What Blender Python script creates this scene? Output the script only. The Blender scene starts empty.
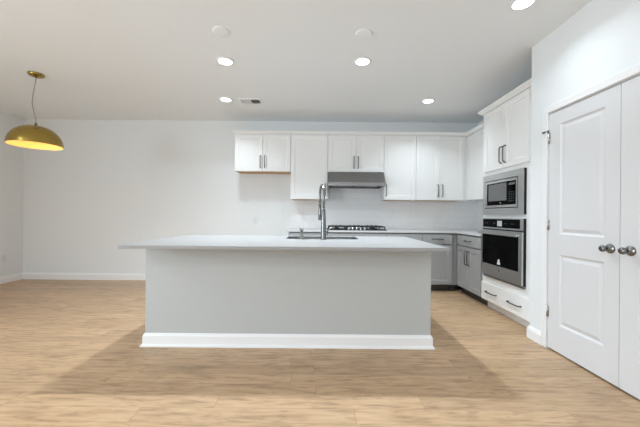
import bpy, bmesh, math, random
from mathutils import Vector, Matrix

S = bpy.context.scene
COL = S.collection
R = math.radians

# ------------------------------------------------------------------ camera
CAM_H = 1.14
cam_data = bpy.data.cameras.new('camera')
cam_data.sensor_width = 36.0
cam_data.lens = 302.0 / 640.0 * 36.0
cam_data.shift_y = 0.0025
cam_data.shift_x = 0.0003
cam_data.clip_start = 0.05
cam = bpy.data.objects.new('camera', cam_data)
cam.location = (0.0, 0.0, CAM_H)
cam.rotation_euler = (Matrix.Rotation(R(90), 3, 'X') @ Matrix.Rotation(R(0.5), 3, 'Z')).to_euler()
COL.objects.link(cam)
S.camera = cam

# ------------------------------------------------------------------ exposure and world
S.view_settings.view_transform = 'Standard'
S.view_settings.look = 'None'
S.view_settings.gamma = 1.0
S.view_settings.use_curve_mapping = False
S.view_settings.exposure = -0.47
S.cycles.use_denoising = True
S.cycles.max_bounces = 14
S.cycles.diffuse_bounces = 8
S.cycles.sample_clamp_indirect = 6.0

W = bpy.data.worlds.new('sky')
S.world = W
W.use_nodes = True
W.node_tree.nodes['Background'].inputs['Color'].default_value = (0.86, 0.93, 1.0, 1)
W.node_tree.nodes['Background'].inputs['Strength'].default_value = 1.5

# daylight entering the windows behind the camera (one soft light in each opening)
WIN_W = 165.0
CAN_W = 20.0
LENS_E = 12.0


def window_light(name, loc, rot, sx, sz, watts):
    ld = bpy.data.lights.new(name, 'AREA')
    ld.shape = 'RECTANGLE'
    ld.size = sx
    ld.size_y = sz
    ld.energy = watts
    ld.color = (0.755, 0.885, 1.0)
    o = bpy.data.objects.new(name, ld)
    o.location = loc
    o.rotation_euler = rot
    COL.objects.link(o)


Y_REAR = -3.6
window_light('daylight_rear_left', (-3.1, Y_REAR + 0.04, 1.3), (R(90), 0, R(180)), 2.2, 2.2, WIN_W * 0.7)
window_light('daylight_rear_right', (0.1, Y_REAR + 0.04, 1.45), (R(90), 0, R(180)), 2.0, 1.5, WIN_W * 0.35)
window_light('daylight_left', (-5.04, -0.9, 1.45), (R(90), 0, R(-90)), 2.2, 1.5, WIN_W * 1.45)

# ------------------------------------------------------------------ dimensions
CEIL = 2.74
XL = -5.08          # left wall
XR = 2.69           # kitchen right wall
XP = 1.993          # pantry wall
YB = 5.17           # back wall
YC = 2.858          # corner of the pantry wall
CT = 0.897          # counter height
CTH = 0.027
CTB = 0.911         # worktop height along the walls


# ------------------------------------------------------------------ materials
def mat(name, color, rough=0.5, metal=0.0, emit=None, estr=0.0, coat=0.0, spec=0.5, noise=None, bump=0.0,
        bscale=200.0, stretch=(1, 1, 1)):
    m = bpy.data.materials.new(name)
    m.use_nodes = True
    nt = m.node_tree
    p = nt.nodes['Principled BSDF']
    p.inputs['Base Color'].default_value = (*color, 1)
    p.inputs['Roughness'].default_value = rough
    p.inputs['Metallic'].default_value = metal
    p.inputs['Specular IOR Level'].default_value = spec
    p.inputs['Coat Weight'].default_value = coat
    if emit:
        p.inputs['Emission Color'].default_value = (*emit, 1)
        p.inputs['Emission Strength'].default_value = estr
    if noise or bump:
        tc = nt.nodes.new('ShaderNodeTexCoord')
        mp = nt.nodes.new('ShaderNodeMapping')
        mp.inputs['Scale'].default_value = stretch
        nz = nt.nodes.new('ShaderNodeTexNoise')
        nz.inputs['Scale'].default_value = bscale
        nz.inputs['Detail'].default_value = 3
        nt.links.new(tc.outputs['Object'], mp.inputs['Vector'])
        nt.links.new(mp.outputs['Vector'], nz.inputs['Vector'])
        if noise:
            mx = nt.nodes.new('ShaderNodeMix')
            mx.data_type = 'RGBA'
            mx.inputs[6].default_value = (*color, 1)
            mx.inputs[7].default_value = (*noise, 1)
            nt.links.new(nz.outputs['Fac'], mx.inputs[0])
            nt.links.new(mx.outputs[2], p.inputs['Base Color'])
        if bump:
            bp = nt.nodes.new('ShaderNodeBump')
            bp.inputs['Strength'].default_value = bump
            bp.inputs['Distance'].default_value = 0.001
            nt.links.new(nz.outputs['Fac'], bp.inputs['Height'])
            nt.links.new(bp.outputs['Normal'], p.inputs['Normal'])
    return m


M = {}
M['wall'] = mat('wall_paint', (0.765, 0.785, 0.79), 0.75, noise=(0.775, 0.795, 0.80), bump=0.15, bscale=90)
M['ceiling'] = mat('ceiling_paint', (0.83, 0.855, 0.87), 0.85, bump=0.12, bscale=120)
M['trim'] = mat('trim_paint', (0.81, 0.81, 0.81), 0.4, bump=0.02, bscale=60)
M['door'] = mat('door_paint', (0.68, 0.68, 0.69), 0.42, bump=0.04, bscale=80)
M['white'] = mat('white_cabinet_paint', (0.83, 0.83, 0.82), 0.38, bump=0.02, bscale=60)
M['grey'] = mat('grey_cabinet_paint', (0.365, 0.37, 0.375), 0.42, bump=0.02, bscale=60)
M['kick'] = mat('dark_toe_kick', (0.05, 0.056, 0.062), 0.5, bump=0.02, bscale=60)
M['island'] = mat('island_panel_paint', (0.465, 0.475, 0.468), 0.6, bump=0.08, bscale=90)
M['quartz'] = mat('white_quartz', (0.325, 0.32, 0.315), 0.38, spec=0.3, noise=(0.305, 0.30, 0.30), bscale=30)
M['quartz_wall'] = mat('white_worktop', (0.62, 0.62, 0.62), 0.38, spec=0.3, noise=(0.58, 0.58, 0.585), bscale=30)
M['ply'] = mat('plywood', (0.62, 0.38, 0.18), 0.6, noise=(0.50, 0.29, 0.13), bscale=20, stretch=(1, 8, 8))
M['steel'] = mat('brushed_steel', (0.56, 0.56, 0.55), 0.28, 1.0, bump=0.05, bscale=60, stretch=(1, 30, 30))
M['steel_dark'] = mat('dark_steel', (0.30, 0.30, 0.30), 0.35, 1.0, bump=0.03, bscale=80)
M['hood'] = mat('hood_steel', (0.33, 0.33, 0.33), 0.2, 1.0, bump=0.05, bscale=60, stretch=(1, 30, 30))
M['sink'] = mat('sink_steel', (0.34, 0.34, 0.34), 0.35, 1.0, bump=0.03, bscale=60)
M['chrome'] = mat('satin_nickel', (0.21, 0.21, 0.205), 0.25, 1.0, bump=0.01, bscale=80)
M['pull'] = mat('pull_metal', (0.15, 0.15, 0.15), 0.32, 1.0, bump=0.01, bscale=80)
M['black'] = mat('black_enamel', (0.010, 0.010, 0.010), 0.35, spec=0.25, bump=0.02, bscale=60)
M['iron'] = mat('cast_iron', (0.02, 0.02, 0.02), 0.55, bump=0.2, bscale=300)
M['glass_black'] = mat('black_oven_glass', (0.003, 0.003, 0.003), 0.06, spec=0.03, bump=0.004, bscale=8)
M['mesh_grey'] = mat('microwave_screen', (0.12, 0.12, 0.12), 0.25, bump=0.05, bscale=900)
M['button'] = mat('touch_key', (0.045, 0.045, 0.045), 0.3, bump=0.01, bscale=60)
M['plastic'] = mat('white_plastic', (0.82, 0.82, 0.81), 0.35, bump=0.01, bscale=60)
M['wallplate'] = mat('outlet_plastic', (0.72, 0.735, 0.74), 0.35, bump=0.01, bscale=60)
M['display'] = mat('display_window', (0.45, 0.47, 0.47), 0.3, bump=0.01, bscale=60)
M['decal'] = mat('white_decal', (0.85, 0.85, 0.85), 0.5, bump=0.01, bscale=60)
M['lens'] = mat('lit_lens', (0.9, 0.9, 0.9), 0.5, emit=(0.95, 0.98, 1.0), estr=LENS_E)
M['duct'] = mat('dark_duct', (0.03, 0.03, 0.03), 0.8, bump=0.02, bscale=60)
M['brass'] = mat('brushed_brass', (0.43, 0.275, 0.065), 0.27, 1.0, noise=(0.31, 0.25, 0.07), bump=0.08, bscale=6,
                 stretch=(1, 1, 6))
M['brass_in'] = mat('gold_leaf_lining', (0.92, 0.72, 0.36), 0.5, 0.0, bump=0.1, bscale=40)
M['bulb'] = mat('warm_bulb', (1, 0.9, 0.7), 0.4, emit=(1.0, 0.72, 0.32), estr=6.0)
M['cord'] = mat('cord_grey', (0.30, 0.30, 0.29), 0.5, bump=0.02, bscale=60)


def floor_material():
    m = bpy.data.materials.new('oak_planks')
    m.use_nodes = True
    nt = m.node_tree
    N, L = nt.nodes, nt.links
    p = N['Principled BSDF']

    def math_(op, a, b=None):
        n = N.new('ShaderNodeMath')
        n.operation = op
        for i, v in enumerate((a, b)):
            if v is None:
                continue
            if isinstance(v, (int, float)):
                n.inputs[i].default_value = v
            else:
                L.new(v, n.inputs[i])
        return n.outputs[0]

    tc = N.new('ShaderNodeTexCoord')
    sep = N.new('ShaderNodeSeparateXYZ')
    L.new(tc.outputs['Object'], sep.inputs[0])
    WY, LX = 0.127, 1.25
    v = math_('DIVIDE', sep.outputs['Y'], WY)
    row = math_('FLOOR', v)
    fv = math_('FRACT', v)
    wn = N.new('ShaderNodeTexWhiteNoise')
    wn.noise_dimensions = '1D'
    L.new(row, wn.inputs['W'])
    u = math_('ADD', math_('DIVIDE', sep.outputs['X'], LX), math_('MULTIPLY', wn.outputs['Value'], 7.3))
    colm = math_('FLOOR', u)
    fu = math_('FRACT', u)
    cid = N.new('ShaderNodeCombineXYZ')
    L.new(row, cid.inputs[0])
    L.new(colm, cid.inputs[1])
    wn2 = N.new('ShaderNodeTexWhiteNoise')
    wn2.noise_dimensions = '3D'
    L.new(cid.outputs[0], wn2.inputs['Vector'])
    # grain coordinates, shifted for every plank
    off = N.new('ShaderNodeVectorMath')
    off.operation = 'SCALE'
    L.new(wn2.outputs['Color'], off.inputs[0])
    off.inputs['Scale'].default_value = 37.0
    add = N.new('ShaderNodeVectorMath')
    add.operation = 'ADD'
    L.new(tc.outputs['Object'], add.inputs[0])
    L.new(off.outputs[0], add.inputs[1])
    mp = N.new('ShaderNodeMapping')
    mp.inputs['Scale'].default_value = (2.0, 15.0, 1.0)
    L.new(add.outputs[0], mp.inputs['Vector'])
    g = N.new('ShaderNodeTexNoise')
    g.inputs['Scale'].default_value = 2.2
    g.inputs['Detail'].default_value = 7
    g.inputs['Roughness'].default_value = 0.62
    g.inputs['Distortion'].default_value = 0.4
    L.new(mp.outputs[0], g.inputs['Vector'])
    mp2 = N.new('ShaderNodeMapping')
    mp2.inputs['Scale'].default_value = (6.0, 34.0, 1.0)
    L.new(add.outputs[0], mp2.inputs['Vector'])
    k = N.new('ShaderNodeTexNoise')
    k.inputs['Scale'].default_value = 1.3
    k.inputs['Detail'].default_value = 2
    L.new(mp2.outputs[0], k.inputs['Vector'])
    ramp = N.new('ShaderNodeValToRGB')
    cr = ramp.color_ramp
    cr.elements[0].position = 0.28
    cr.elements[0].color = (0.27, 0.168, 0.094, 1)
    cr.elements[1].position = 0.72
    cr.elements[1].color = (0.57, 0.392, 0.24, 1)
    e = cr.elements.new(0.5)
    e.color = (0.48, 0.318, 0.186, 1)
    L.new(g.outputs['Fac'], ramp.inputs[0])
    # tone of each plank
    hsv = N.new('ShaderNodeHueSaturation')
    L.new(ramp.outputs[0], hsv.inputs['Color'])
    L.new(math_('ADD', math_('MULTIPLY', wn2.outputs['Value'], 0.20), 0.90), hsv.inputs['Value'])
    # dark knots and mineral streaks
    kr = N.new('ShaderNodeValToRGB')
    kr.color_ramp.elements[0].position = 0.62
    kr.color_ramp.elements[0].color = (0, 0, 0, 1)
    kr.color_ramp.elements[1].position = 0.74
    kr.color_ramp.elements[1].color = (1, 1, 1, 1)
    L.new(k.outputs['Fac'], kr.inputs[0])
    mk = N.new('ShaderNodeMix')
    mk.data_type = 'RGBA'
    L.new(math_('MULTIPLY', kr.outputs[0], 0.55), mk.inputs[0])
    L.new(hsv.outputs[0], mk.inputs[6])
    mk.inputs[7].default_value = (0.22, 0.125, 0.065, 1)
    # joints
    jy = math_('LESS_THAN', math_('MINIMUM', fv, math_('SUBTRACT', 1.0, fv)), 0.009)
    jx = math_('LESS_THAN', math_('MINIMUM', fu, math_('SUBTRACT', 1.0, fu)), 0.0013)
    j = math_('MAXIMUM', jy, jx)
    mj = N.new('ShaderNodeMix')
    mj.data_type = 'RGBA'
    L.new(math_('MULTIPLY', j, 0.55), mj.inputs[0])
    L.new(mk.outputs[2], mj.inputs[6])
    mj.inputs[7].default_value = (0.20, 0.12, 0.07, 1)
    L.new(mj.outputs[2], p.inputs['Base Color'])
    p.inputs['Roughness'].default_value = 0.36
    p.inputs['Specular IOR Level'].default_value = 0.4
    bp = N.new('ShaderNodeBump')
    bp.inputs['Strength'].default_value = 0.12
    bp.inputs['Distance'].default_value = 0.002
    L.new(math_('SUBTRACT', g.outputs['Fac'], j), bp.inputs['Height'])
    L.new(bp.outputs[0], p.inputs['Normal'])
    return m


def tile_material():
    m = bpy.data.materials.new('subway_tile')
    m.use_nodes = True
    nt = m.node_tree
    N, L = nt.nodes, nt.links
    p = N['Principled BSDF']
    tc = N.new('ShaderNodeTexCoord')
    sep = N.new('ShaderNodeSeparateXYZ')
    L.new(tc.outputs['Object'], sep.inputs[0])
    s = N.new('ShaderNodeMath')
    s.operation = 'ADD'
    L.new(sep.outputs['X'], s.inputs[0])
    L.new(sep.outputs['Y'], s.inputs[1])
    c = N.new('ShaderNodeCombineXYZ')
    L.new(s.outputs[0], c.inputs[0])
    L.new(sep.outputs['Z'], c.inputs[1])
    b = N.new('ShaderNodeTexBrick')
    b.inputs['Scale'].default_value = 1.0
    b.inputs['Brick Width'].default_value = 0.305
    b.inputs['Row Height'].default_value = 0.102
    b.inputs['Mortar Size'].default_value = 0.0022
    b.inputs['Mortar Smooth'].default_value = 0.2
    b.inputs['Color1'].default_value = (0.83, 0.83, 0.825, 1)
    b.inputs['Color2'].default_value = (0.81, 0.81, 0.81, 1)
    b.inputs['Mortar'].default_value = (0.75, 0.75, 0.745, 1)
    L.new(c.outputs[0], b.inputs['Vector'])
    L.new(b.outputs['Color'], p.inputs['Base Color'])
    p.inputs['Roughness'].default_value = 0.2
    bp = N.new('ShaderNodeBump')
    bp.invert = True
    bp.inputs['Strength'].default_value = 0.4
    bp.inputs['Distance'].default_value = 0.002
    L.new(b.outputs['Fac'], bp.inputs['Height'])
    L.new(bp.outputs[0], p.inputs['Normal'])
    return m


M['floor'] = floor_material()
M['tile'] = tile_material()


def glass_material():
    m = bpy.data.materials.new('window_glass')
    m.use_nodes = True
    p = m.node_tree.nodes['Principled BSDF']
    p.inputs['Base Color'].default_value = (1, 1, 1, 1)
    p.inputs['Roughness'].default_value = 0.0
    p.inputs['Transmission Weight'].default_value = 1.0
    p.inputs['IOR'].default_value = 1.02
    return m


M['glass'] = glass_material()


# ------------------------------------------------------------------ helpers
def box(bm, x0, x1, y0, y1, z0, z1, bev=0.0):
    vs = [bm.verts.new((x, y, z)) for x in (x0, x1) for y in (y0, y1) for z in (z0, z1)]
    fs = []
    for idx in ((0, 1, 3, 2), (4, 6, 7, 5), (0, 4, 5, 1), (2, 3, 7, 6), (0, 2, 6, 4), (1, 5, 7, 3)):
        fs.append(bm.faces.new([vs[i] for i in idx]))
    if bev > 0:
        es = list({e for f in fs for e in f.edges})
        bmesh.ops.bevel(bm, geom=es, offset=bev, segments=2, affect='EDGES', profile=0.5)


def tube(bm, pts, r, seg=12, caps=True):
    pts = [Vector(p) for p in pts]
    rr = r if isinstance(r, (list, tuple)) else [r] * len(pts)
    rings = []
    prev_n = None
    for i, p in enumerate(pts):
        if i == 0:
            t = pts[1] - pts[0]
        elif i == len(pts) - 1:
            t = pts[-1] - pts[-2]
        else:
            t = (pts[i + 1] - pts[i]).normalized() + (pts[i] - pts[i - 1]).normalized()
        t.normalize()
        if prev_n is None:
            ref = Vector((0, 0, 1)) if abs(t.z) < 0.9 else Vector((1, 0, 0))
            n = t.cross(ref).normalized()
        else:
            n = (prev_n - t * prev_n.dot(t)).normalized()
        prev_n = n
        b = t.cross(n)
        rings.append([bm.verts.new(p + n * math.cos(a) * rr[i] + b * math.sin(a) * rr[i])
                      for a in (2 * math.pi * k / seg for k in range(seg))])
    for a, b in zip(rings[:-1], rings[1:]):
        for k in range(seg):
            f = bm.faces.new((a[k], a[(k + 1) % seg], b[(k + 1) % seg], b[k]))
            f.smooth = True
    if caps:
        bm.faces.new(rings[0][::-1])
        bm.faces.new(rings[-1])


def lathe(bm, prof, origin=(0, 0, 0), axis='Z', seg=32, smooth=True):
    o = Vector(origin)
    rings = []
    for r, h in prof:
        ring = []
        n = 1 if r < 1e-6 else seg
        for k in range(n):
            a = 2 * math.pi * k / seg
            if axis == 'Z':
                v = Vector((r * math.cos(a), r * math.sin(a), h))
            elif axis == 'X':
                v = Vector((h, r * math.cos(a), r * math.sin(a)))
            else:
                v = Vector((r * math.cos(a), h, r * math.sin(a)))
            ring.append(bm.verts.new(o + v))
        rings.append(ring)
    for a, b in zip(rings[:-1], rings[1:]):
        for k in range(seg):
            k2 = (k + 1) % seg
            if len(a) == 1 and len(b) == 1:
                continue
            if len(a) == 1:
                f = bm.faces.new((a[0], b[k], b[k2]))
            elif len(b) == 1:
                f = bm.faces.new((a[k], a[k2], b[0]))
            else:
                f = bm.faces.new((a[k], a[k2], b[k2], b[k]))
            f.smooth = smooth


def prism(bm, poly, u0, u1, axis='X'):
    """poly: list of (a, b); extruded along axis X (a=y, b=z) or Y (a=x, b=z) or Z (a=x, b=y)"""
    def P(u, a, b):
        return {'X': (u, a, b), 'Y': (a, u, b), 'Z': (a, b, u)}[axis]
    A = [bm.verts.new(P(u0, a, b)) for a, b in poly]
    B = [bm.verts.new(P(u1, a, b)) for a, b in poly]
    bm.faces.new(A)
    bm.faces.new(B[::-1])
    n = len(poly)
    for i in range(n):
        bm.faces.new((A[i], B[i], B[(i + 1) % n], A[(i + 1) % n]))


def sweep(bm, path, prof, side=1):
    """profile (offset, z) swept along an xy polyline; offset grows to the right of travel for side = 1"""
    P = [Vector((p[0], p[1])) for p in path]
    nrm = []
    for a, b in zip(P[:-1], P[1:]):
        d = (b - a).normalized()
        nrm.append(Vector((d.y, -d.x)) * side)
    rings = []
    for i, p in enumerate(P):
        if i == 0:
            m = nrm[0]
        elif i == len(P) - 1:
            m = nrm[-1]
        else:
            m = (nrm[i - 1] + nrm[i])
            m = m / (m.length_squared / 2.0) if m.length_squared > 1e-6 else nrm[i]
        rings.append([bm.verts.new((p.x + m.x * o, p.y + m.y * o, z)) for o, z in prof])
    n = len(prof)
    for a, b in zip(rings[:-1], rings[1:]):
        for k in range(n):
            bm.faces.new((a[k], a[(k + 1) % n], b[(k + 1) % n], b[k]))
    bm.faces.new(rings[0])
    bm.faces.new(rings[-1][::-1])


def panel_slab(bm, w, h, t, panels, steps):
    """door leaf: x 0..w, front at y = 0, back at y = t, z 0..h; every panel is a stepped recess"""
    xs = sorted({0.0, w, *[p[0] for p in panels], *[p[2] for p in panels]})
    zs = sorted({0.0, h, *[p[1] for p in panels], *[p[3] for p in panels]})
    V = {(i, k): bm.verts.new((x, 0, z)) for i, x in enumerate(xs) for k, z in enumerate(zs)}
    for i in range(len(xs) - 1):
        for k in range(len(zs) - 1):
            c = [V[i, k], V[i + 1, k], V[i + 1, k + 1], V[i, k + 1]]
            hit = any(abs(p[0] - xs[i]) < 1e-6 and abs(p[1] - zs[k]) < 1e-6 for p in panels)
            if not hit:
                bm.faces.new(c)
                continue
            x0, x1, z0, z1 = xs[i], xs[i + 1], zs[k], zs[k + 1]
            ring = c
            for ins, dep in steps:
                nr = [bm.verts.new(q) for q in ((x0 + ins, dep, z0 + ins), (x1 - ins, dep, z0 + ins),
                                                (x1 - ins, dep, z1 - ins), (x0 + ins, dep, z1 - ins))]
                for q in range(4):
                    bm.faces.new((ring[q], ring[(q + 1) % 4], nr[(q + 1) % 4], nr[q]))
                ring = nr
            bm.faces.new(ring)
    nx, nz = len(xs) - 1, len(zs) - 1
    b = [bm.verts.new(q) for q in ((0, t, 0), (w, t, 0), (w, t, h), (0, t, h))]
    bm.faces.new(b[::-1])
    bm.faces.new([V[i, 0] for i in range(nx + 1)][::-1] + [b[0], b[1]])
    bm.faces.new([V[i, nz] for i in range(nx + 1)] + [b[2], b[3]])
    bm.faces.new([V[0, k] for k in range(nz + 1)] + [b[3], b[0]])
    bm.faces.new([V[nx, k] for k in range(nz + 1)][::-1] + [b[1], b[2]])


def obj(name, bm, m, parent=None, loc=(0, 0, 0), rotz=0.0, bevel=0.0):
    bmesh.ops.recalc_face_normals(bm, faces=bm.faces[:])
    me = bpy.data.meshes.new(name)
    bm.to_mesh(me)
    bm.free()
    me.materials.append(M[m])
    o = bpy.data.objects.new(name, me)
    COL.objects.link(o)
    o.location = loc
    o.rotation_euler = (0, 0, rotz)
    if parent:
        o.parent = parent
    if bevel:
        md = o.modifiers.new('bevel', 'BEVEL')
        md.width = bevel
        md.segments = 2
        md.limit_method = 'ANGLE'
        md.angle_limit = R(40)
    return o


def tag(o, label, cat, group=None, kind=None):
    o['label'] = label
    o['category'] = cat
    if group:
        o['group'] = group
    if kind:
        o['kind'] = kind
    return o


def thing(name, label, cat, loc=(0, 0, 0), rotz=0.0, group=None):
    o = bpy.data.objects.new(name, None)
    o.empty_display_size = 0.1
    COL.objects.link(o)
    o.location = loc
    o.rotation_euler = (0, 0, rotz)
    return tag(o, label, cat, group)


def struct(name, bm, m, label, cat):
    o = obj(name, bm, m)
    return tag(o, label, cat, kind='structure')


def BM():
    return bmesh.new()


# ------------------------------------------------------------------ the room
b = BM()
box(b, XL - 0.1, XR + 0.1, Y_REAR - 0.1, YB + 0.1, -0.08, 0)
struct('floor', b, 'floor', 'light oak plank floor running across the room', 'floor')
b = BM()
box(b, XL - 0.1, XR + 0.1, Y_REAR - 0.1, YB + 0.1, CEIL, CEIL + 0.1)
struct('ceiling', b, 'ceiling', 'flat white painted ceiling with recessed lights', 'ceiling')
b = BM()
box(b, XL - 0.1, XR + 0.1, YB, YB + 0.1, 0, CEIL)
struct('wall_back', b, 'wall', 'pale grey back wall behind the white cabinets', 'wall')
# left wall with a window nearer than the photograph shows
b = BM()
box(b, XL - 0.1, XL, 0.2, YB, 0, CEIL)
box(b, XL - 0.1, XL, Y_REAR, -2.0, 0, CEIL)
box(b, XL - 0.1, XL, -2.0, 0.2, 0, 0.7)
box(b, XL - 0.1, XL, -2.0, 0.2, 2.2, CEIL)
struct('wall_left', b, 'wall', 'pale grey left wall beside the brass pendant', 'wall')
b = BM()
box(b, XR, XR + 0.1, Y_REAR, YB, 0, CEIL)
struct('wall_right', b, 'wall', 'pale grey right wall behind the oven cabinet', 'wall')
# pantry wall with a double door opening and its return to the kitchen wall
DY0, DY1, DH = 1.366, 2.634, 2.045
b = BM()
box(b, XP, XP + 0.12, DY1, YC, 0, CEIL)
box(b, XP, XP + 0.12, Y_REAR, DY0, 0, CEIL)
box(b, XP, XP + 0.12, DY0, DY1, DH, CEIL)
box(b, XP + 0.12, XR, YC - 0.12, YC, 0, CEIL)
struct('wall_pantry', b, 'wall', 'white wall on the right holding the double doors', 'wall')
# rear wall behind the camera with two windows
b = BM()
wx = [(-4.2, -2.0, 0.2, 2.4), (-0.9, 1.1, 0.7, 2.2)]
xs = [XL, -4.2, -2.0, -0.9, 1.1, XP]
box(b, XL, -4.2, Y_REAR - 0.1, Y_REAR, 0, CEIL)
box(b, -2.0, -0.9, Y_REAR - 0.1, Y_REAR, 0, CEIL)
box(b, 1.1, XR, Y_REAR - 0.1, Y_REAR, 0, CEIL)
for x0, x1, z0, z1 in wx:
    box(b, x0, x1, Y_REAR - 0.1, Y_REAR, 0, z0)
    box(b, x0, x1, Y_REAR - 0.1, Y_REAR, z1, CEIL)
struct('wall_rear', b, 'wall', 'pale grey wall behind the camera with two windows', 'wall')


def window(name, label, along, a0, a1, z0, z1, at):
    """frame and pane of one window; along = 'X' or 'Y'"""
    f = BM()
    t = 0.05
    for u0, u1, w0, w1 in ((a0, a1, z0, z0 + t), (a0, a1, z1 - t, z1), (a0, a0 + t, z0, z1), (a1 - t, a1, z0, z1),
                           ((a0 + a1) / 2 - t / 2, (a0 + a1) / 2 + t / 2, z0, z1)):
        if along == 'X':
            box(f, u0, u1, at - 0.09, at - 0.04, w0, w1)
        else:
            box(f, at - 0.09, at - 0.04, u0, u1, w0, w1)
    o = struct(name, f, 'trim', label, 'window')
    g = BM()
    if along == 'X':
        box(g, a0, a1, at - 0.068, at - 0.062, z0, z1)
    else:
        box(g, at - 0.068, at - 0.062, a0, a1, z0, z1)
    obj('pane', g, 'glass', o)


window('window_1', 'tall white framed window behind the camera, left', 'X', *wx[0], Y_REAR)
window('window_2', 'white framed window behind the camera, right', 'X', *wx[1], Y_REAR)
window('window_3', 'white framed window in the left wall beside the camera', 'Y', -2.0, 0.2, 0.7, 2.2, XL)

# baseboards
BP = [(0, 0.0), (0.016, 0.0), (0.016, 0.082), (0.011, 0.096), (0.007, 0.108), (0, 0.112)]
b = BM()
sweep(b, [(XL, YB), (-0.50, YB)], BP)
struct('baseboard_back', b, 'trim', 'white baseboard along the back wall', 'baseboard')
b = BM()
sweep(b, [(XL, Y_REAR), (XL, YB)], BP)
struct('baseboard_left', b, 'trim', 'white baseboard along the left wall', 'baseboard')
b = BM()
sweep(b, [(XP + 0.085, YC), (XP, YC), (XP, 2.688)], BP)
struct('baseboard_pantry', b, 'trim', 'short white baseboard on the corner between oven cabinet and door casing', 'baseboard')

# ---- pantry double doors
b = BM()
cp = [(0, 0), (0, 0.052), (0.012, 0.052), (0.018, 0.036), (0.018, 0.012), (0.012, 0)]
for y0, y1 in ((DY1 - 0.002, DY1 + 0.052), (DY0 - 0.052, DY0 + 0.002)):
    box(b, XP - 0.018, XP, y0, y1, 0, DH + 0.0, 0.004)
box(b, XP - 0.018, XP, DY0 - 0.052, DY1 + 0.052, DH - 0.002, DH + 0.055, 0.004)
box(b, XP - 0.012, XP, DY0 - 0.058, DY1 + 0.058, DH + 0.050, DH + 0.064, 0.003)
# jamb lining
box(b, XP, XP + 0.12, DY1 - 0.004, DY1, 0, DH)
box(b, XP, XP + 0.12, DY0, DY0 + 0.004, 0, DH)
box(b, XP, XP + 0.12, DY0, DY1, DH - 0.006, DH)
struct('trim_1', b, 'trim', 'white casing around the double doors', 'casing')

LW = 0.622


def pantry_door(name, y_start, label, hinge_left, knob_x, hinges):
    o = BM()
    pan = [(0.118, 0.225, LW - 0.108, 0.815), (0.118, 0.985, LW - 0.108, 1.905)]
    panel_slab(o, LW, 2.018, 0.035, pan, [(0.012, 0.009), (0.020, 0.010), (0.045, 0.002), (0.050, 0.002)])
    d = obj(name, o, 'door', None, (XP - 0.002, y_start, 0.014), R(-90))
    tag(d, label, 'door', kind='structure')
    for z in hinges:
        h = BM()
        hx = -0.004 if hinge_left else LW + 0.004
        lathe(h, [(0, -0.046), (0.0065, -0.046), (0.0065, 0.046), (0, 0.046)], (hx, -0.006, z), 'Z', 12)
        box(h, hx - 0.004, hx + 0.018, -0.002, 0.0, z - 0.045, z + 0.045)
        obj('hinge', h, 'steel', d)
    k = BM()
    lathe(k, [(0, 0), (0.033, 0), (0.033, -0.005), (0.028, -0.010), (0.013, -0.014), (0.012, -0.034), (0.016, -0.040),
              (0.022, -0.048), (0.0235, -0.056), (0.020, -0.066), (0.010, -0.071), (0, -0.072)], (knob_x, 0, 0.928 - 0.014),
          'Y', 28)
    obj('knob', k, 'chrome', d)
    return d


left_door = pantry_door('door_1', DY1 - 0.008, 'white two-panel door with three hinges beside the oven cabinet', True,
                        LW - 0.062, (0.31, 1.06, 1.81))
right_door = pantry_door('door_2', DY1 - 0.008 - LW - 0.004, 'white two-panel door cut off by the right edge of the photo',
                         False, 0.070, (0.31, 1.06, 1.81))
# hinge pin door stop on the top hinge
k = BM()
tube(k, [(-0.004, -0.008, 1.872), (-0.018, -0.022, 1.872), (-0.034, -0.026, 1.867)], 0.005, 10)
lathe(k, [(0, 0), (0.009, 0), (0.009, 0.012), (0, 0.012)], (-0.037, -0.026, 1.861), 'Z', 12)
lathe(k, [(0, 0), (0.008, 0), (0.008, 0.02), (0, 0.02)], (-0.004, -0.008, 1.860), 'Z', 12)
obj('door_stop', k, 'chrome', left_door)

# ---- tile backsplash
b = BM()
box(b, -0.49, XR, YB - 0.009, YB, CTB, 1.86)
box(b, XR - 0.009, XR, 3.85, YB - 0.009, CTB, 1.45)
tb = struct('wall_backsplash', b, 'tile', 'white subway tile backsplash above the back counter', 'backsplash')


# ------------------------------------------------------------------ cabinet builders
SH = [(0.002, 0.007), (0.004, 0.008)]
DT = 0.02


def add_pull(parent, x, z, length, vertical):
    k = BM()
    L2 = length / 2
    if vertical:
        P = [(x, 0, z - L2), (x, -0.024, z - L2 + 0.006), (x, -0.033, z - L2 + 0.022), (x, -0.034, z),
             (x, -0.033, z + L2 - 0.022), (x, -0.024, z + L2 - 0.006), (x, 0, z + L2)]
    else:
        P = [(x - L2, 0, z), (x - L2 + 0.006, -0.024, z), (x - L2 + 0.022, -0.033, z), (x, -0.034, z),
             (x + L2 - 0.022, -0.033, z), (x + L2 - 0.006, -0.024, z), (x + L2, 0, z)]
    tube(k, P, [0.008, 0.007, 0.007, 0.007, 0.007, 0.007, 0.008], 10)
    return obj('handle', k, 'pull', parent)


def add_door(root, x0, x1, z0, z1, m, pull=None, plen=0.19, rail=0.062):
    w, h = x1 - x0, z1 - z0
    k = BM()
    panel_slab(k, w, h, DT, [(rail, rail, w - rail, h - rail)], SH)
    d = obj('door', k, m, root, (x0, -DT, z0), bevel=0.0012)
    if pull:
        side, end = pull
        px = 0.032 if side == 'l' else w - 0.032
        pz = 0.055 + plen / 2 if end == 'b' else h - 0.055 - plen / 2
        add_pull(d, px, pz, plen, True)
    return d


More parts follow.
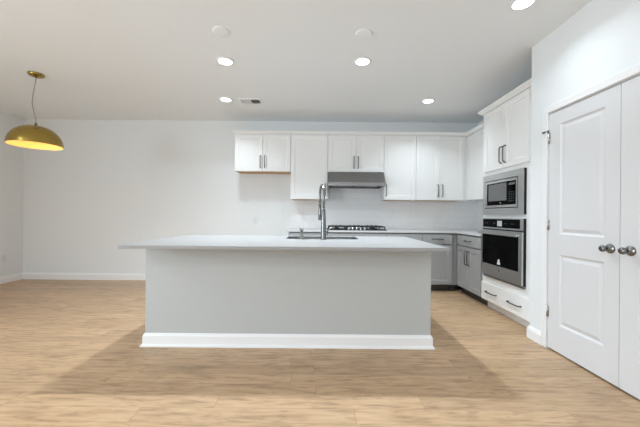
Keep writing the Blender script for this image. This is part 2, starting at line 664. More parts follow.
def add_drawer(root, x0, x1, z0, z1, m, pulls, plen=0.17, flat=True):
    w, h = x1 - x0, z1 - z0
    k = BM()
    box(k, 0, w, 0, DT, 0, h, 0.003)
    d = obj('drawer', k, m, root, (x0, -DT, z0))
    for f in pulls:
        add_pull(d, w * f, h * 0.52, plen, False)
    return d


def wall_cabinet(label, X0, X1, z0, z1, doors, Y=4.85, depth=0.32, rot=0.0, X=None):
    w = X1 - X0
    root = thing('wall_cabinet', label, 'cabinet', (X0, Y, z0) if X is None else (X, Y, z0), rot,
                 'white wall cabinets')
    h = z1 - z0
    k = BM()
    t = 0.018
    dp = depth - 0.011
    box(k, 0.001, t, 0, dp, 0, h)
    box(k, w - t, w - 0.001, 0, dp, 0, h)
    box(k, t, w - t, 0, dp, h - t, h)
    box(k, t, w - t, dp - t, dp, 0.02, h - t)
    box(k, t, w - t, 0, t, 0, 0.03)
    obj('body', k, 'white', root)
    k = BM()
    box(k, t, w - t, t, dp - 0.001, 0.003, 0.02)
    u = obj('underside', k, 'ply', root)
    u['label'] = 'unpainted plywood underside'
    for x0, x1, pull in doors:
        add_door(root, x0, x1, 0.006, h - 0.012, 'white', pull)
    return root


UB, UT = 1.392, 2.426
w1, w2, w3, w4 = 0.899, 0.593, 0.900, 0.513
X = [-1.372, -0.473, 0.12, 1.02, 1.533, 2.30]


def pair(w, end='b'):
    return [(0.004, w / 2 - 0.002, ('r', end)), (w / 2 + 0.002, w - 0.004, ('l', end))]


wall_cabinet('white two-door wall cabinet over the empty fridge space', X[0], X[1], 1.832, UT, pair(w1))
wall_cabinet('white single-door wall cabinet behind the tall faucet', X[1], X[2], UB, UT, [(0.004, w2 - 0.004, ('r', 'b'))])
wall_cabinet('short white two-door wall cabinet directly above the steel range hood', X[2], X[3], 1.832, UT, pair(w3))
wall_cabinet('white single-door wall cabinet just right of the range hood', X[3], X[4], UB, UT,
             [(0.004, w4 - 0.004, ('l', 'b'))])
w5 = X[5] - X[4]
wall_cabinet('white two-door wall cabinet in the corner, above the counter', X[4], X[5], UB, UT, pair(w5))
# right run, turned to face left
RU = thing('wall_cabinet', 'white wall cabinet on the right wall between the corner and the oven tower', 'cabinet',
           (2.37, 4.85, UB), R(-90), 'white wall cabinets')
k = BM()
hh = UT - UB
box(k, 0, 0.99, 0, 0.309, 0.003, hh)
box(k, -0.311, 0, 0.0, 0.309, 0.003, hh)
obj('body', k, 'white', RU)
k = BM()
box(k, -0.018, 0.0, -0.07, -0.001, 0.0, hh)
obj('filler', k, 'white', RU)
add_door(RU, 0.006, 0.62, 0.006, hh - 0.012, 'white', ('r', 'b'))
add_door(RU, 0.624, 0.985, 0.006, hh - 0.012, 'white', ('r', 'b'))

# crown along the wall cabinets
CR = [(0.0, 0.0), (0.003, 0.0), (0.006, 0.008), (0.014, 0.014), (0.033, 0.032), (0.038, 0.037), (0.038, 0.050), (0.0, 0.050)]
cr = [(o, z + UT) for o, z in CR]
b = BM()
sweep(b, [(X[0], YB), (X[0], 4.85 - DT), (2.37 - DT, 4.85 - DT), (2.37 - DT, 3.93)], cr)
k = obj('crown_molding', b, 'white')
for f in k.data.polygons:
    f.use_smooth = False
tag(k, 'white crown molding along the top of the wall cabinets', 'molding')

# ------------------------------------------------------------------ base cabinets
BT = CTB - CTH
FD = 0.61


def base_cabinet(label, w, loc, rot, doors, drawer, x_pad=0.004, kick_m='kick', fill=None):
    root = thing('base_cabinet', label, 'cabinet', loc, rot, 'grey base cabinets')
    k = BM()
    box(k, 0.001, w - 0.001, 0.012, FD - 0.011, 0.10, BT - 0.035)
    box(k, 0.001, w - 0.001, 0.05, FD - 0.011, BT - 0.035, BT)
    if fill:
        box(k, fill[0], fill[1], 0.012, 0.05, 0.10, BT - 0.02)
    obj('body', k, 'grey', root)
    k = BM()
    box(k, 0.001, (fill[1] if fill else w) - 0.001, 0.07, 0.085, 0, 0.10)
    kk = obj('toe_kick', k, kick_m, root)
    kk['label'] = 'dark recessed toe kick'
    for x0, x1, pull in doors:
        add_door(root, x0, x1, 0.115, 0.706, 'grey', pull)
    for x0, x1 in drawer:
        add_drawer(root, x0, x1, 0.720, BT - 0.019, 'grey', (0.5,), 0.17)
    return root


FY = YB - FD
base_cabinet('grey base cabinet at the left end of the back counter', 0.593, (X[1], FY, 0), 0, pair(0.593, 't'),
             [(0.004, 0.589)])
base_cabinet('grey base cabinet under the gas cooktop', 0.90, (X[2], FY, 0), 0, pair(0.90, 't'), [(0.004, 0.896)])
base_cabinet('grey base cabinet right of the cooktop, mostly hidden by the island', 0.524, (X[3], FY, 0), 0,
             pair(0.524, 't'), [(0.004, 0.520)])
base_cabinet('grey one-door base cabinet with a drawer, in the corner past the island', 0.46, (1.544, FY, 0), 0,
             [(0.004, 0.452, ('l', 't'))], [(0.004, 0.452)], fill=(0.46, 0.535))
base_cabinet('grey two-door base cabinet left of the oven tower, with a drawer on top', 0.70, (2.08, 4.555, 0), R(-90),
             [(0.035, 0.363, ('r', 't')), (0.367, 0.695, ('l', 't'))], [(0.035, 0.695)])

# worktop on the back and right runs
b = BM()
poly = [(-0.49, YB - 0.010), (-0.49, FY - 0.026), (2.052, FY - 0.026), (2.052, 3.853), (XR - 0.010, 3.853), (XR - 0.010, YB - 0.010)]
prism(b, poly, BT, CTB, 'Z')
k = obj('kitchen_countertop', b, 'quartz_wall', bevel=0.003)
tag(k, 'white L-shaped worktop on the grey base cabinets along the wall', 'countertop')

# ------------------------------------------------------------------ oven tower
T = thing('oven_tower_cabinet', 'tall white cabinet holding the microwave and wall oven', 'cabinet', (2.08, 3.85, 0), R(-90))
TW = 0.985
ML, MR = 0.062, 0.812       # opening left and right in local x
b = BM()
D = 0.60
box(b, 0, 0.018, 0, D, 0.10, UT)
box(b, TW - 0.018, TW, 0, D, 0.10, UT)
box(b, 0.018, TW - 0.018, D - 0.018, D, 0.10, UT)
# face frame
box(b, 0.018, ML + 0.014, 0, 0.02, 0.10, UT)
box(b, MR - 0.014, TW - 0.018, 0, 0.02, 0.10, UT)
for z0, z1 in ((0.10, 0.450), (1.108, 1.182), (1.62, 1.70), (2.40, UT)):
    box(b, ML + 0.014, MR - 0.014, 0, 0.02, z0, z1)
    box(b, 0.018, TW - 0.018, 0.02, D - 0.018, z0, z0 + 0.018)
obj('body', b, 'white', T)
b = BM()
box(b, 0.0, TW, 0.07, 0.085, 0, 0.10)
obj('toe_kick', b, 'white', T)
add_door(T, 0.050, 0.456, 1.690, 2.416, 'white', ('r', 'b'))
add_door(T, 0.460, 0.866, 1.690, 2.416, 'white', ('l', 'b'))
add_drawer(T, 0.012, 0.905, 0.112, 0.325, 'white', (0.255, 0.735), 0.21)
b = BM()
sweep(b, [(0, 0.30), (0, -DT), (TW, -DT)], cr)
box(b, 0, TW, -DT, 0.02, UT, UT + 0.049)
obj('crown', b, 'white', T)

# ------------------------------------------------------------------ microwave with trim kit
MW = thing('microwave', 'built-in steel framed microwave above the wall oven', 'microwave', (2.08, 3.85, 1.165), R(-90))
x0, x1, hh = 0.056, 0.812, 0.472
b = BM()
fw, fz = 0.088, 0.072
F = -0.032
bx = [(x0, x1, 0, fz), (x0, x1, hh - fz, hh), (x0, x0 + fw - 0.03, fz, hh - fz), (x1 - fw, x1, fz, hh - fz)]
for a0, a1, c0, c1 in bx:
    box(b, a0, a1, F, F + 0.004, c0, c1)
obj('trim_frame', b, 'steel', MW)
b = BM()
for a0, a1, c0, c1 in ((x0 + 0.001, x1 - 0.001, 0.001, 0.02), (x0 + 0.001, x1 - 0.001, hh - 0.02, hh - 0.001),
                       (x0 + 0.001, x0 + 0.02, 0.02, hh - 0.02), (x1 - 0.02, x1 - 0.001, 0.02, hh - 0.02)):
    box(b, a0, a1, F + 0.004, -0.001, c0, c1)
k = obj('trim_side', b, 'black', MW)
k['label'] = 'black edge behind the steel trim'
ix0, ix1, iz0, iz1 = x0 + fw - 0.03, x1 - fw, fz, hh - fz
b = BM()
box(b, ix0 + 0.009, ix1 - 0.009, F + 0.01, 0.40, iz0 + 0.009, iz1 - 0.009)
obj('body', b, 'black', MW)
b = BM()
g = 0.026
for a0, a1, c0, c1 in ((ix0 + 0.009, ix1 - 0.009, iz0 + 0.009, iz0 + 0.009 + g), (ix0 + 0.009, ix1 - 0.009, iz1 - 0.009 - g, iz1 - 0.009),
                       (ix0 + 0.009, ix0 + 0.009 + g, iz0 + 0.009 + g, iz1 - 0.009 - g), (ix1 - 0.009 - g * 0.8, ix1 - 0.009, iz0 + 0.009 + g, iz1 - 0.009 - g)):
    box(b, a0, a1, F - 0.002, F + 0.01, c0, c1)
obj('door_frame', b, 'steel', MW)
dx0, dx1, dz0, dz1 = ix0 + 0.009 + g, ix1 - 0.009 - g * 0.8, iz0 + 0.009 + g, iz1 - 0.009 - g
cp0 = dx0 + (dx1 - dx0) * 0.74
b = BM()
box(b, dx0, cp0, F, F + 0.009, dz0, dz1)
dr = obj('door', b, 'glass_black', MW)
b = BM()
box(b, dx0 + 0.03, cp0 - 0.02, F - 0.0012, F, dz0 + 0.05, dz1 - 0.012)
obj('window', b, 'mesh_grey', dr)
b = BM()
lathe(b, [(0, 0), (0.008, 0), (0.008, -0.001), (0, -0.001)], ((dx0 + dx1) / 2, F, dz0 + 0.024), 'Y', 20)
box(b, (dx0 + dx1) / 2 - 0.003, (dx0 + dx1) / 2 + 0.012, F - 0.001, F, dz0 + 0.018, dz0 + 0.022)
obj('emblem', b, 'display', dr)
b = BM()
box(b, cp0 + 0.002, dx1, F, F + 0.009, dz0, dz1)
cpn = obj('control_panel', b, 'glass_black', MW)
b = BM()
box(b, cp0 + 0.02, dx1 - 0.02, F - 0.001, F, dz1 - 0.045, dz1 - 0.02)
obj('display', b, 'mesh_grey', cpn)
for r_ in range(5):
    for c_ in range(3):
        b = BM()
        bx0 = cp0 + 0.022 + c_ * (dx1 - cp0 - 0.04) / 3
        bz0 = dz0 + 0.035 + r_ * 0.024
        box(b, bx0, bx0 + 0.016, F - 0.001, F, bz0, bz0 + 0.010)
        obj('button', b, 'button', cpn)

# ------------------------------------------------------------------ wall oven
OV = thing('wall_oven', 'stainless wall oven with black glass door below the microwave', 'oven', (2.08, 3.85, 0.41), R(-90))
oz = 0.41
H_ = 1.123 - oz
b = BM()
box(b, x0 + 0.03, x1 - 0.03, 0.0, 0.55, 0.045, H_ - 0.03)
obj('body', b, 'black', OV)
b = BM()
box(b, x0 + 0.001, x1, -0.030, -0.001, 0.026, H_ - 0.001)
k = obj('chassis', b, 'black', OV)
# control panel: black glass with steel ends and lower rail
b = BM()
box(b, x0, x1, F - 0.004, F + 0.002, H_ - 0.125, H_ - 0.108, 0.002)
box(b, x0, x0 + 0.012, F - 0.004, F + 0.002, H_ - 0.108, H_, 0.002)
box(b, x1 - 0.045, x1, F - 0.004, F + 0.002, H_ - 0.108, H_, 0.002)
box(b, x0 + 0.012, x1 - 0.045, F - 0.004, F + 0.002, H_ - 0.012, H_, 0.002)
obj('panel_trim', b, 'steel', OV)
b = BM()
box(b, x0 + 0.012, x1 - 0.045, F - 0.002, F + 0.002, H_ - 0.108, H_ - 0.012)
cpn = obj('control_panel', b, 'glass_black', OV)
b = BM()
cx = (x0 + x1) / 2 - 0.02
box(b, cx - 0.045, cx + 0.045, F - 0.003, F - 0.002, H_ - 0.092, H_ - 0.030)
obj('display', b, 'display', cpn)
for dx in (-0.28, -0.25, -0.12, -0.09, 0.09, 0.12, 0.22, 0.25):
    b = BM()
    lathe(b, [(0, 0), (0.006, 0), (0.006, -0.001), (0, -0.001)], (cx + dx, F - 0.002, H_ - 0.06), 'Y', 14)
    obj('button', b, 'button', cpn)
# door
b = BM()
dz1 = H_ - 0.140
dz0 = 0.030
for a0, a1, c0, c1 in ((x0, x1, dz0, dz0 + 0.135), (x0, x1, dz1 - 0.035, dz1), (x0, x0 + 0.022, dz0 + 0.135, dz1 - 0.035),
                       (x1 - 0.052, x1, dz0 + 0.135, dz1 - 0.035)):
    box(b, a0, a1, F - 0.014, F + 0.002, c0, c1)
dr = obj('door', b, 'steel', OV)
b = BM()
box(b, x0 + 0.022, x1 - 0.052, F - 0.010, F + 0.001, dz0 + 0.135, dz1 - 0.035)
obj('glass', b, 'glass_black', dr)
b = BM()
tz = dz1 - 0.030
box(b, x0 + 0.012, x1 - 0.012, F - 0.068, F - 0.046, tz - 0.020, tz + 0.012, 0.006)
for hx in (x0 + 0.03, x1 - 0.06):
    box(b, hx, hx + 0.03, F - 0.05, F - 0.013, tz - 0.014, tz + 0.006, 0.003)
obj('handle', b, 'steel', dr)
# white sticker at the foot of the glass
b = BM()
sx, sz = cx + 0.0, dz0 + 0.150
lathe(b, [(0, 0), (0.017, 0), (0.017, -0.0008), (0, -0.0008)], (sx, F - 0.010, sz + 0.046), 'Y', 20)
prism(b, [(sx - 0.030, sz + 0.004), (sx + 0.030, sz + 0.004), (sx + 0.024, sz + 0.034), (sx - 0.024, sz + 0.034)],
      F - 0.0106, F - 0.010, 'Y')
k = obj('sticker', b, 'decal', dr)
k['label'] = 'small white sticker on the oven glass'
b = BM()
lathe(b, [(0, 0), (0.010, 0), (0.010, -0.0012), (0, -0.0012)], (cx + 0.01, F - 0.014, dz0 + 0.085), 'Y', 20)
obj('emblem', b, 'chrome', dr)
b = BM()
box(b, x0, x1, -0.022, -0.001, 0.0, 0.022, 0.002)
obj('vent_strip', b, 'steel_dark', OV)

# ------------------------------------------------------------------ range hood
HD = thing('range_hood', 'stainless steel under-cabinet range hood above the cooktop', 'range hood', (0.122, YB - 0.011, 1.597))
HW = 0.896
b = BM()
prism(b, [(0, 0.234), (-0.325, 0.234), (-0.345, 0.225), (-0.475, 0.056), (0, 0.056)], 0, HW, 'X')
obj('canopy', b, 'hood', HD)
b = BM()
for a0, a1, c0, c1 in ((0, HW, -0.490, -0.455), (0, HW, -0.03, 0.0), (0, 0.03, -0.455, -0.03), (HW - 0.03, HW, -0.455, -0.03)):
    box(b, a0, a1, c0, c1, 0.0, 0.055, 0.0)
obj('lip', b, 'hood', HD)
for i in range(2):
    b = BM()
    fx0 = 0.06 + i * 0.40
    box(b, fx0, fx0 + 0.37, -0.36, -0.05, 0.028, 0.040)
    for s_ in range(12):
        box(b, fx0 + 0.01 + s_ * 0.03, fx0 + 0.024 + s_ * 0.03, -0.35, -0.06, 0.022, 0.028)
    obj('filter', b, 'steel_dark', HD)
b = BM()
box(b, 0.03, HW - 0.03, -0.455, -0.03, 0.040, 0.055)
obj('underside', b, 'steel_dark', HD)
for i in range(2):
    b = BM()
    lathe(b, [(0, 0.030), (0.035, 0.030), (0.035, 0.040), (0, 0.040)], (0.18 + i * 0.54, -0.41, 0), 'Z', 24)
    obj('lamp_cover', b, 'display', HD)
# ------------------------------------------------------------------ gas cooktop
CK = thing('gas_cooktop', 'black gas cooktop set in the back worktop', 'cooktop', (0.115, 4.615, CTB))
CW, CD = 0.914, 0.50
b = BM()
box(b, 0, CW, 0, CD, 0.0005, 0.012, 0.003)
obj('cooktop_base', b, 'black', CK)
for i, (bx_, by_, r_) in enumerate(((0.16, 0.14, 0.04), (0.16, 0.37, 0.035), (0.457, 0.28, 0.055), (0.755, 0.14, 0.035), (0.755, 0.37, 0.045))):
    b = BM()
    lathe(b, [(0, 0.012), (r_ * 1.2, 0.012), (r_ * 1.15, 0.022), (r_, 0.024), (r_, 0.032), (r_ * 0.9, 0.035), (0, 0.036)],
          (bx_, by_, 0), 'Z', 28)
    obj('burner', b, 'iron', CK)
for i in range(3):
    b = BM()
    gx0, gx1 = 0.02 + i * 0.293, 0.02 + i * 0.293 + 0.288
    gy0, gy1 = (0.03, 0.48) if i != 1 else (0.10, 0.48)
    t = 0.007
    z0, z1 = 0.046, 0.060
    for yy in (gy0, gy1 - 2 * t):
        box(b, gx0, gx1, yy, yy + 2 * t, z0, z1, 0.002)
    for xx in (gx0, gx1 - 2 * t):
        box(b, xx, xx + 2 * t, gy0, gy1, z0, z1, 0.002)
    for q in (1, 2, 3):
        xx = gx0 + (gx1 - gx0) * q / 4
        box(b, xx - t, xx + t, gy0, gy1, z0 + 0.004, z1 + 0.008, 0.002)
    for q in (1, 2):
        yy = gy0 + (gy1 - gy0) * q / 3
        box(b, gx0, gx1, yy - t, yy + t, z0, z1 + 0.004, 0.002)
    for xx in (gx0, gx1 - 2 * t):
        for yy in (gy0, gy1 - 2 * t):
            box(b, xx, xx + 2 * t, yy, yy + 2 * t, 0.012, z0)
    obj('grate', b, 'iron', CK)
for i in range(5):
    b = BM()
    lathe(b, [(0, 0.012), (0.021, 0.012), (0.021, 0.016), (0.017, 0.018), (0.015, 0.040), (0.012, 0.043), (0, 0.043)],
          (0.457 + (i - 2) * 0.062, 0.055, 0), 'Z', 20)
    obj('knob', b, 'steel', CK)

# ------------------------------------------------------------------ island
IX0, IX1, IY0, IY1 = -1.500, 0.965, 2.61, 3.522
IS = thing('kitchen_island', 'long grey panelled island base in the middle of the floor', 'island', (0, 0, 0))
b = BM()
IB = CT - CTH - 0.018
t = 0.02
box(b, IX0, IX1, IY0, IY0 + t, 0.0, IB)
box(b, IX0, IX0 + t, IY0 + t, IY1 - 0.02, 0, IB)
box(b, IX1 - t, IX1, IY0 + t, IY1 - 0.02, 0, IB)
box(b, IX0 + t, IX1 - t, IY1 - 0.09, IY1 - 0.07, 0, 0.10)
box(b, IX0 + t, IX1 - t, IY0 + t, IY1 - 0.02, 0.10, 0.118)
box(b, IX0 + t, IX1 - t, IY1 - 0.04, IY1 - 0.02, 0.118, IB)
obj('body', b, 'island', IS)
b = BM()
for a0, a1, c0, c1 in ((IX0 - 0.030, IX1 + 0.016, IY0 - 0.02, IY0 + 0.06), (IX0 - 0.030, IX0 + 0.06, IY0 + 0.06, IY1),
                       (IX1 - 0.06, IX1 + 0.016, IY0 + 0.06, IY1), (IX0 + 0.06, IX1 - 0.06, IY1 - 0.05, IY1)):
    box(b, a0, a1, c0, c1, IB, IB + 0.018)
k = obj('subtop', b, 'island', IS)
b = BM()
sweep(b, [(IX0, IY1 - 0.02), (IX0, IY0), (IX1, IY0), (IX1, IY1 - 0.02)],
      [(0, 0), (0.030, 0), (0.030, 0.008), (0.026, 0.015), (0.018, 0.020), (0.016, 0.024), (0.016, 0.088), (0.010, 0.099), (0.006, 0.108), (0, 0.111)],
      )
k = obj('baseboard', b, 'trim', IS)
k['label'] = 'white baseboard with a flared shoe'
nd = 5
dw = (IX1 - IX0 - 0.04) / nd
for i in range(nd):
    k = BM()
    panel_slab(k, dw - 0.006, 0.72, 0.02, [(0.06, 0.06, dw - 0.066, 0.66)], SH)
    d = obj('door', k, 'grey', IS, (IX1 - 0.02 - i * dw - 0.003, IY1, 0.115), R(180))
    add_pull(d, dw - 0.04 if i % 2 else 0.04, 0.58, 0.19, True)

# island worktop with a sink cut-out
TX0, TX1, TY0, TY1 = -1.542, 0.996, 2.305, 3.545
SX0, SX1, SY0, SY1 = -0.35, 0.405, 3.065, 3.475
b = BM()


def grid_slab(bm, xs, ys, hole, z0, z1):
    vt = {(i, j): bm.verts.new((x, y, z1)) for i, x in enumerate(xs) for j, y in enumerate(ys)}
    vb = {(i, j): bm.verts.new((x, y, z0)) for i, x in enumerate(xs) for j, y in enumerate(ys)}
    for i in range(3):
        for j in range(3):
            if (i, j) == hole:
                for (a, c) in (((i, j), (i + 1, j)), ((i + 1, j), (i + 1, j + 1)), ((i + 1, j + 1), (i, j + 1)), ((i, j + 1), (i, j))):
                    bm.faces.new((vt[a], vt[c], vb[c], vb[a]))
                continue
            q = ((i, j), (i + 1, j), (i + 1, j + 1), (i, j + 1))
            bm.faces.new([vt[s] for s in q])
            bm.faces.new([vb[s] for s in q][::-1])
    for i in range(3):
        for j, o in ((0, 1), (3, -1)):
            bm.faces.new((vt[i, j], vb[i, j], vb[i + 1, j], vt[i + 1, j]))
            bm.faces.new((vt[j, i], vt[j, i + 1], vb[j, i + 1], vb[j, i]))


grid_slab(b, [TX0, SX0, SX1, TX1], [TY0, SY0, SY1, TY1], (1, 1), CT - CTH, CT)
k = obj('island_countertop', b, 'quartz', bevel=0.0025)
tag(k, 'white quartz worktop on the island with a sink cut-out', 'countertop')

# sink: bowl hung under the worktop
SK = thing('kitchen_sink', 'stainless sink sunk into the island worktop behind the faucet', 'sink', ((SX0 + SX1) / 2, (SY0 + SY1) / 2, CT))
sw, sd = (SX1 - SX0) / 2 - 0.004, (SY1 - SY0) / 2 - 0.004
b = BM()


def rrect(w, d, r, z, n=5):
    out = []
    for cx_, cy_, a0 in ((w - r, d - r, 0), (-w + r, d - r, 90), (-w + r, -d + r, 180), (w - r, -d + r, 270)):
        for q in range(n + 1):
            a = R(a0 + 90 * q / n)
            out.append((cx_ + r * math.cos(a), cy_ + r * math.sin(a), z))
    return out


rings = [[b.verts.new(p) for p in rrect(*q)] for q in ((sw, sd, 0.09, -0.004), (sw - 0.004, sd - 0.004, 0.04, -0.19),
                                                         (sw - 0.03, sd - 0.03, 0.03, -0.215), (0.045, 0.045, 0.045, -0.222))]
for a, c in zip(rings[:-1], rings[1:]):
    n = len(a)
    for q in range(n):
        f = b.faces.new((a[q], a[(q + 1) % n], c[(q + 1) % n], c[q]))
b.faces.new(rings[-1])
k = obj('bowl', b, 'sink', SK)
md = k.modifiers.new('wall', 'SOLIDIFY')
md.thickness = 0.0015
md.offset = -1
b = BM()
lathe(b, [(0, -0.219), (0.040, -0.219), (0.044, -0.217), (0.044, -0.221), (0, -0.221)], (0, 0, 0), 'Z', 24)
obj('drain', b, 'chrome', SK)

# faucet
FC = thing('faucet', 'tall satin pull-down faucet standing on the island worktop', 'faucet', (0.038, 3.0, CT))
b = BM()
lathe(b, [(0, 0), (0.029, 0), (0.029, 0.006), (0.027, 0.012), (0.026, 0.10), (0.023, 0.18), (0.018, 0.28), (0.015, 0.31), (0, 0.312)], (0, 0, 0), 'Z', 24)
obj('base', b, 'chrome', FC)
b = BM()
pts = [(0, 0, 0.29), (0, 0, 0.40)]
dirx, diry = -0.037, 0.19
for q in range(0, 13):
    a = math.pi * q / 12
    f = (1 - math.cos(a)) / 2
    pts.append((dirx * f, diry * f, 0.455 + 0.095 * math.sin(a)))
pts += [(dirx, diry, 0.43), (dirx, diry, 0.35)]
tube(b, pts, 0.0130, 14)
obj('spout', b, 'chrome', FC)
b = BM()
lathe(b, [(0, 0.19), (0.013, 0.19), (0.018, 0.196), (0.018, 0.265), (0.0155, 0.30), (0.0155, 0.36), (0.011, 0.365), (0, 0.365)],
      (dirx, diry, 0), 'Z', 20)
obj('spray_head', b, 'chrome', FC)
b = BM()
tube(b, [(0.0, 0, 0.075), (0.034, 0, 0.075)], 0.014, 14)
tube(b, [(0.032, 0, 0.075), (0.045, 0.0, 0.088), (0.085, 0.0, 0.128)], [0.010, 0.007, 0.006], 10)
obj('lever', b, 'steel_dark', FC)

# soap dispenser
SD = thing('soap_dispenser', 'small satin soap dispenser left of the faucet on the island', 'soap dispenser', (-0.18, 3.005, CT))
b = BM()
lathe(b, [(0, 0), (0.024, 0), (0.024, 0.004), (0.019, 0.009), (0.018, 0.066), (0.013, 0.072), (0, 0.073)], (0, 0, 0), 'Z', 20)
obj('base', b, 'steel_dark', SD)
b = BM()
lathe(b, [(0, 0.060), (0.011, 0.060), (0.011, 0.088), (0.020, 0.092), (0.022, 0.106), (0.016, 0.117), (0, 0.119)], (0, 0, 0), 'Z', 20)
tube(b, [(0, 0.0, 0.100), (0, 0.05, 0.102), (0, 0.085, 0.094)], [0.008, 0.007, 0.006], 10)
obj('pump', b, 'steel_dark', SD)


# ------------------------------------------------------------------ outlets
def outlet(label, loc, rotz, mt='wallplate'):
    o = thing('wall_outlet', label, 'outlet', loc, rotz, 'wall outlets')
    k = BM()
    box(k, -0.036, 0.036, -0.006, 0, -0.058, 0.058, 0.002)
    obj('cover_plate', k, mt, o)
    for dz in (-0.021, 0.021):
        k = BM()
        box(k, -0.016, 0.016, -0.008, -0.006, dz - 0.014, dz + 0.014)
        s_ = obj('socket', k, mt, o)
        k = BM()
        box(k, -0.008, -0.006, -0.0084, -0.008, dz - 0.005, dz + 0.006)
        box(k, 0.005, 0.007, -0.0084, -0.008, dz - 0.005, dz + 0.006)
        obj('slot', k, 'duct', s_)
    return o


outlet('pale outlet on the bare back wall in the fridge space', (-1.10, YB, 1.035), 0)
outlet('outlet on the tile behind the faucet', (-0.285, YB - 0.009, 1.10), 0, 'plastic')
outlet('outlet on the tile in the corner above the grey drawer cabinet', (2.12, YB - 0.009, 1.12), 0, 'plastic')
outlet('low outlet on the left wall below the brass pendant', (XL, 4.87, 0.40), R(90))

# ------------------------------------------------------------------ ceiling fixtures
cans = [(-1.0, 3.15, 'lit recessed light over the left half of the island, right above the fridge cabinet lamp'),
        (0.43, 3.13, 'lit recessed light over the right half of the island'),
        (-1.32, 4.20, 'lit recessed light beside the ceiling vent'),
        (1.49, 4.19, 'lit recessed light in front of the corner wall cabinets'),
        (1.50, 2.25, 'lit recessed light cut by the top edge near the pantry wall')]
cans[0] = (cans[0][0], cans[0][1], 'lit recessed light over the left end of the island')


def can(x, y, label, power=1.0, spread=120):
    o = thing('recessed_light', label, 'ceiling light', (x, y, CEIL), 0, 'recessed ceiling lights')
    k = BM()
    lathe(k, [(0.068, -0.010), (0.072, -0.011), (0.088, -0.006), (0.092, 0), (0.068, 0)], (0, 0, 0), 'Z', 36)
    obj('trim_ring', k, 'plastic', o)
    k = BM()
    lathe(k, [(0, -0.016), (0.03, -0.0152), (0.052, -0.0127), (0.068, -0.009), (0.068, -0.002), (0, -0.002)], (0, 0, 0), 'Z', 36)
    obj('lens', k, 'lens', o)
    ld = bpy.data.lights.new('recessed_lamp', 'AREA')
    ld.shape = 'DISK'
    ld.size = 0.13
    ld.energy = CAN_W * power
    ld.color = (0.80, 0.915, 1.0)
    ld.spread = R(spread)
    lo = bpy.data.objects.new('recessed_lamp', ld)
    lo.location = (0, 0, -0.019)
    COL.objects.link(lo)
    lo.parent = o
    return o


for c, pw in zip(cans, (1.9, 1.9, 0.48, 0.52, 0.3)):
    can(*c, power=pw, spread=140 if pw == 0.3 else 120)
# the living side behind the camera is lit the same way
for i, (x, y) in enumerate([(-1.3, -0.9), (-3.6, -0.9), (-2.4, -2.4), (0.6, -0.9), (0.6, -2.4), (-3.9, 1.1)]):  # last one is out of view, added to brighten the left wall and floor
    can(x, y, ('recessed light behind the camera, near left', 'recessed light behind the camera, far left',
               'recessed light behind the camera by the tall window', 'recessed light behind the camera, near right',
               'recessed light behind the camera by the small window', 'added unseen recessed light brightening the left wall on the dining side')[i], 1.1, 150)

for x, y, label in ((-0.875, 2.64, 'blank white round ceiling cover over the left part of the island'),
                    (0.375, 2.66, 'blank white round ceiling cover over the right part of the island')):
    o = thing('ceiling_cover', label, 'ceiling cover', (x, y, CEIL), 0, 'blank round ceiling covers')
    k = BM()
    lathe(k, [(0, -0.011), (0.060, -0.0105), (0.072, -0.008), (0.076, -0.004), (0.076, 0), (0, 0)], (0, 0, 0), 'Z', 36)
    obj('cover', k, 'ceiling', o)
    for sx in (-0.035, 0.035):
        k = BM()
        lathe(k, [(0, -0.0130), (0.004, -0.0125), (0.005, -0.0105), (0, -0.010)], (sx, 0, 0), 'Z', 10)
        obj('screw', k, 'plastic', o)

# air register
V = thing('ceiling_vent', 'two-way white air vent in the ceiling beside a recessed light', 'vent', (-0.985, 4.25, CEIL))
b = BM()
vw, vd = 0.155, 0.10
for a0, a1, c0, c1 in ((-vw, vw, -vd, -vd + 0.025), (-vw, vw, vd - 0.025, vd), (-vw, -vw + 0.025, -vd + 0.025, vd - 0.025),
                       (vw - 0.025, vw, -vd + 0.025, vd - 0.025), (-0.006, 0.006, -vd + 0.025, vd - 0.025)):
    box(b, a0, a1, c0, c1, -0.014, -0.0005)
obj('frame', b, 'plastic', V)
b = BM()
box(b, -vw + 0.025, vw - 0.025, -vd + 0.025, vd - 0.025, -0.003, -0.001)
obj('duct', b, 'duct', V)
for half in (-1, 1):
    for q in range(7):
        b = BM()
        cx_ = half * (0.016 + q * 0.0165)
        tilt = 0.0033 if half > 0 else -0.0052
        prism(b, [(cx_ - tilt, -0.0035), (cx_ - tilt + 0.0015, -0.0035), (cx_ + tilt + 0.0015, -0.0135), (cx_ + tilt, -0.0135)],
              -vd + 0.025, vd - 0.025, 'Y')
        obj('louver', b, 'plastic', V)

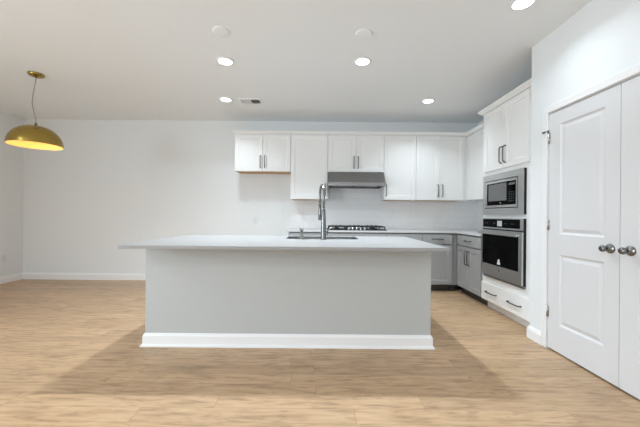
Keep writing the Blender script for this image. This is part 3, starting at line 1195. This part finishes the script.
# ------------------------------------------------------------------ brass pendant
PD = thing('pendant_lamp', 'brass dome pendant lamp hanging from the ceiling on the left', 'lamp', (-3.288, 3.487, CEIL))
b = BM()
lathe(b, [(0, 0), (0.075, 0), (0.076, -0.006), (0.072, -0.020), (0.064, -0.026), (0.02, -0.028), (0.012, -0.045), (0, -0.046)], (0, 0, 0), 'Z', 36)
obj('canopy', b, 'brass', PD)
ZR = 1.916 - CEIL
RS, HS = 0.250, 0.225
b = BM()
tube(b, [(0, 0, -0.04), (-0.012, 0, -0.12), (-0.036, 0, -0.24), (-0.044, 0, -0.34), (-0.026, 0, -0.43), (-0.004, 0, -0.52), (0, 0, ZR + HS + 0.02)], 0.0055, 8)
obj('cord', b, 'cord', PD)
b = BM()
pr = []
for q in range(0, 15):
    a = R(90 * q / 14)
    pr.append((RS * math.cos(a) ** 0.9 if q < 14 else 0.012, ZR + HS * math.sin(a)))
lathe(b, pr + [(0.012, ZR + HS + 0.03), (0, ZR + HS + 0.03)], (0, 0, 0), 'Z', 56)
lathe(b, [(RS, ZR), (RS + 0.002, ZR - 0.002), (RS - 0.004, ZR - 0.001)], (0, 0, 0), 'Z', 56)
obj('shade', b, 'brass', PD)
b = BM()
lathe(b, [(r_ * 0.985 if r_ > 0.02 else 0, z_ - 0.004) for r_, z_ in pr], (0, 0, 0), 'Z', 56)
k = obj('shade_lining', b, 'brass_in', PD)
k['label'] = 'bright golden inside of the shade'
b = BM()
lathe(b, [(0, -0.045), (0.025, -0.038), (0.038, -0.018), (0.040, 0.0), (0.034, 0.022), (0.018, 0.045), (0.014, 0.07), (0, 0.07)],
      (0, 0, ZR + 0.115), 'Z', 24)
obj('bulb', b, 'bulb', PD)
b = BM()
lathe(b, [(0, 0.06), (0.020, 0.06), (0.020, 0.105), (0, 0.105)], (0, 0, ZR + 0.115), 'Z', 20)
obj('socket', b, 'brass', PD)
ld = bpy.data.lights.new('pendant_glow', 'POINT')
ld.energy = 2.5
ld.color = (1.0, 0.60, 0.22)
ld.shadow_soft_size = 0.03
lo = bpy.data.objects.new('pendant_glow', ld)
lo.location = (0, 0, ZR + 0.045)
COL.objects.link(lo)
lo.parent = PD
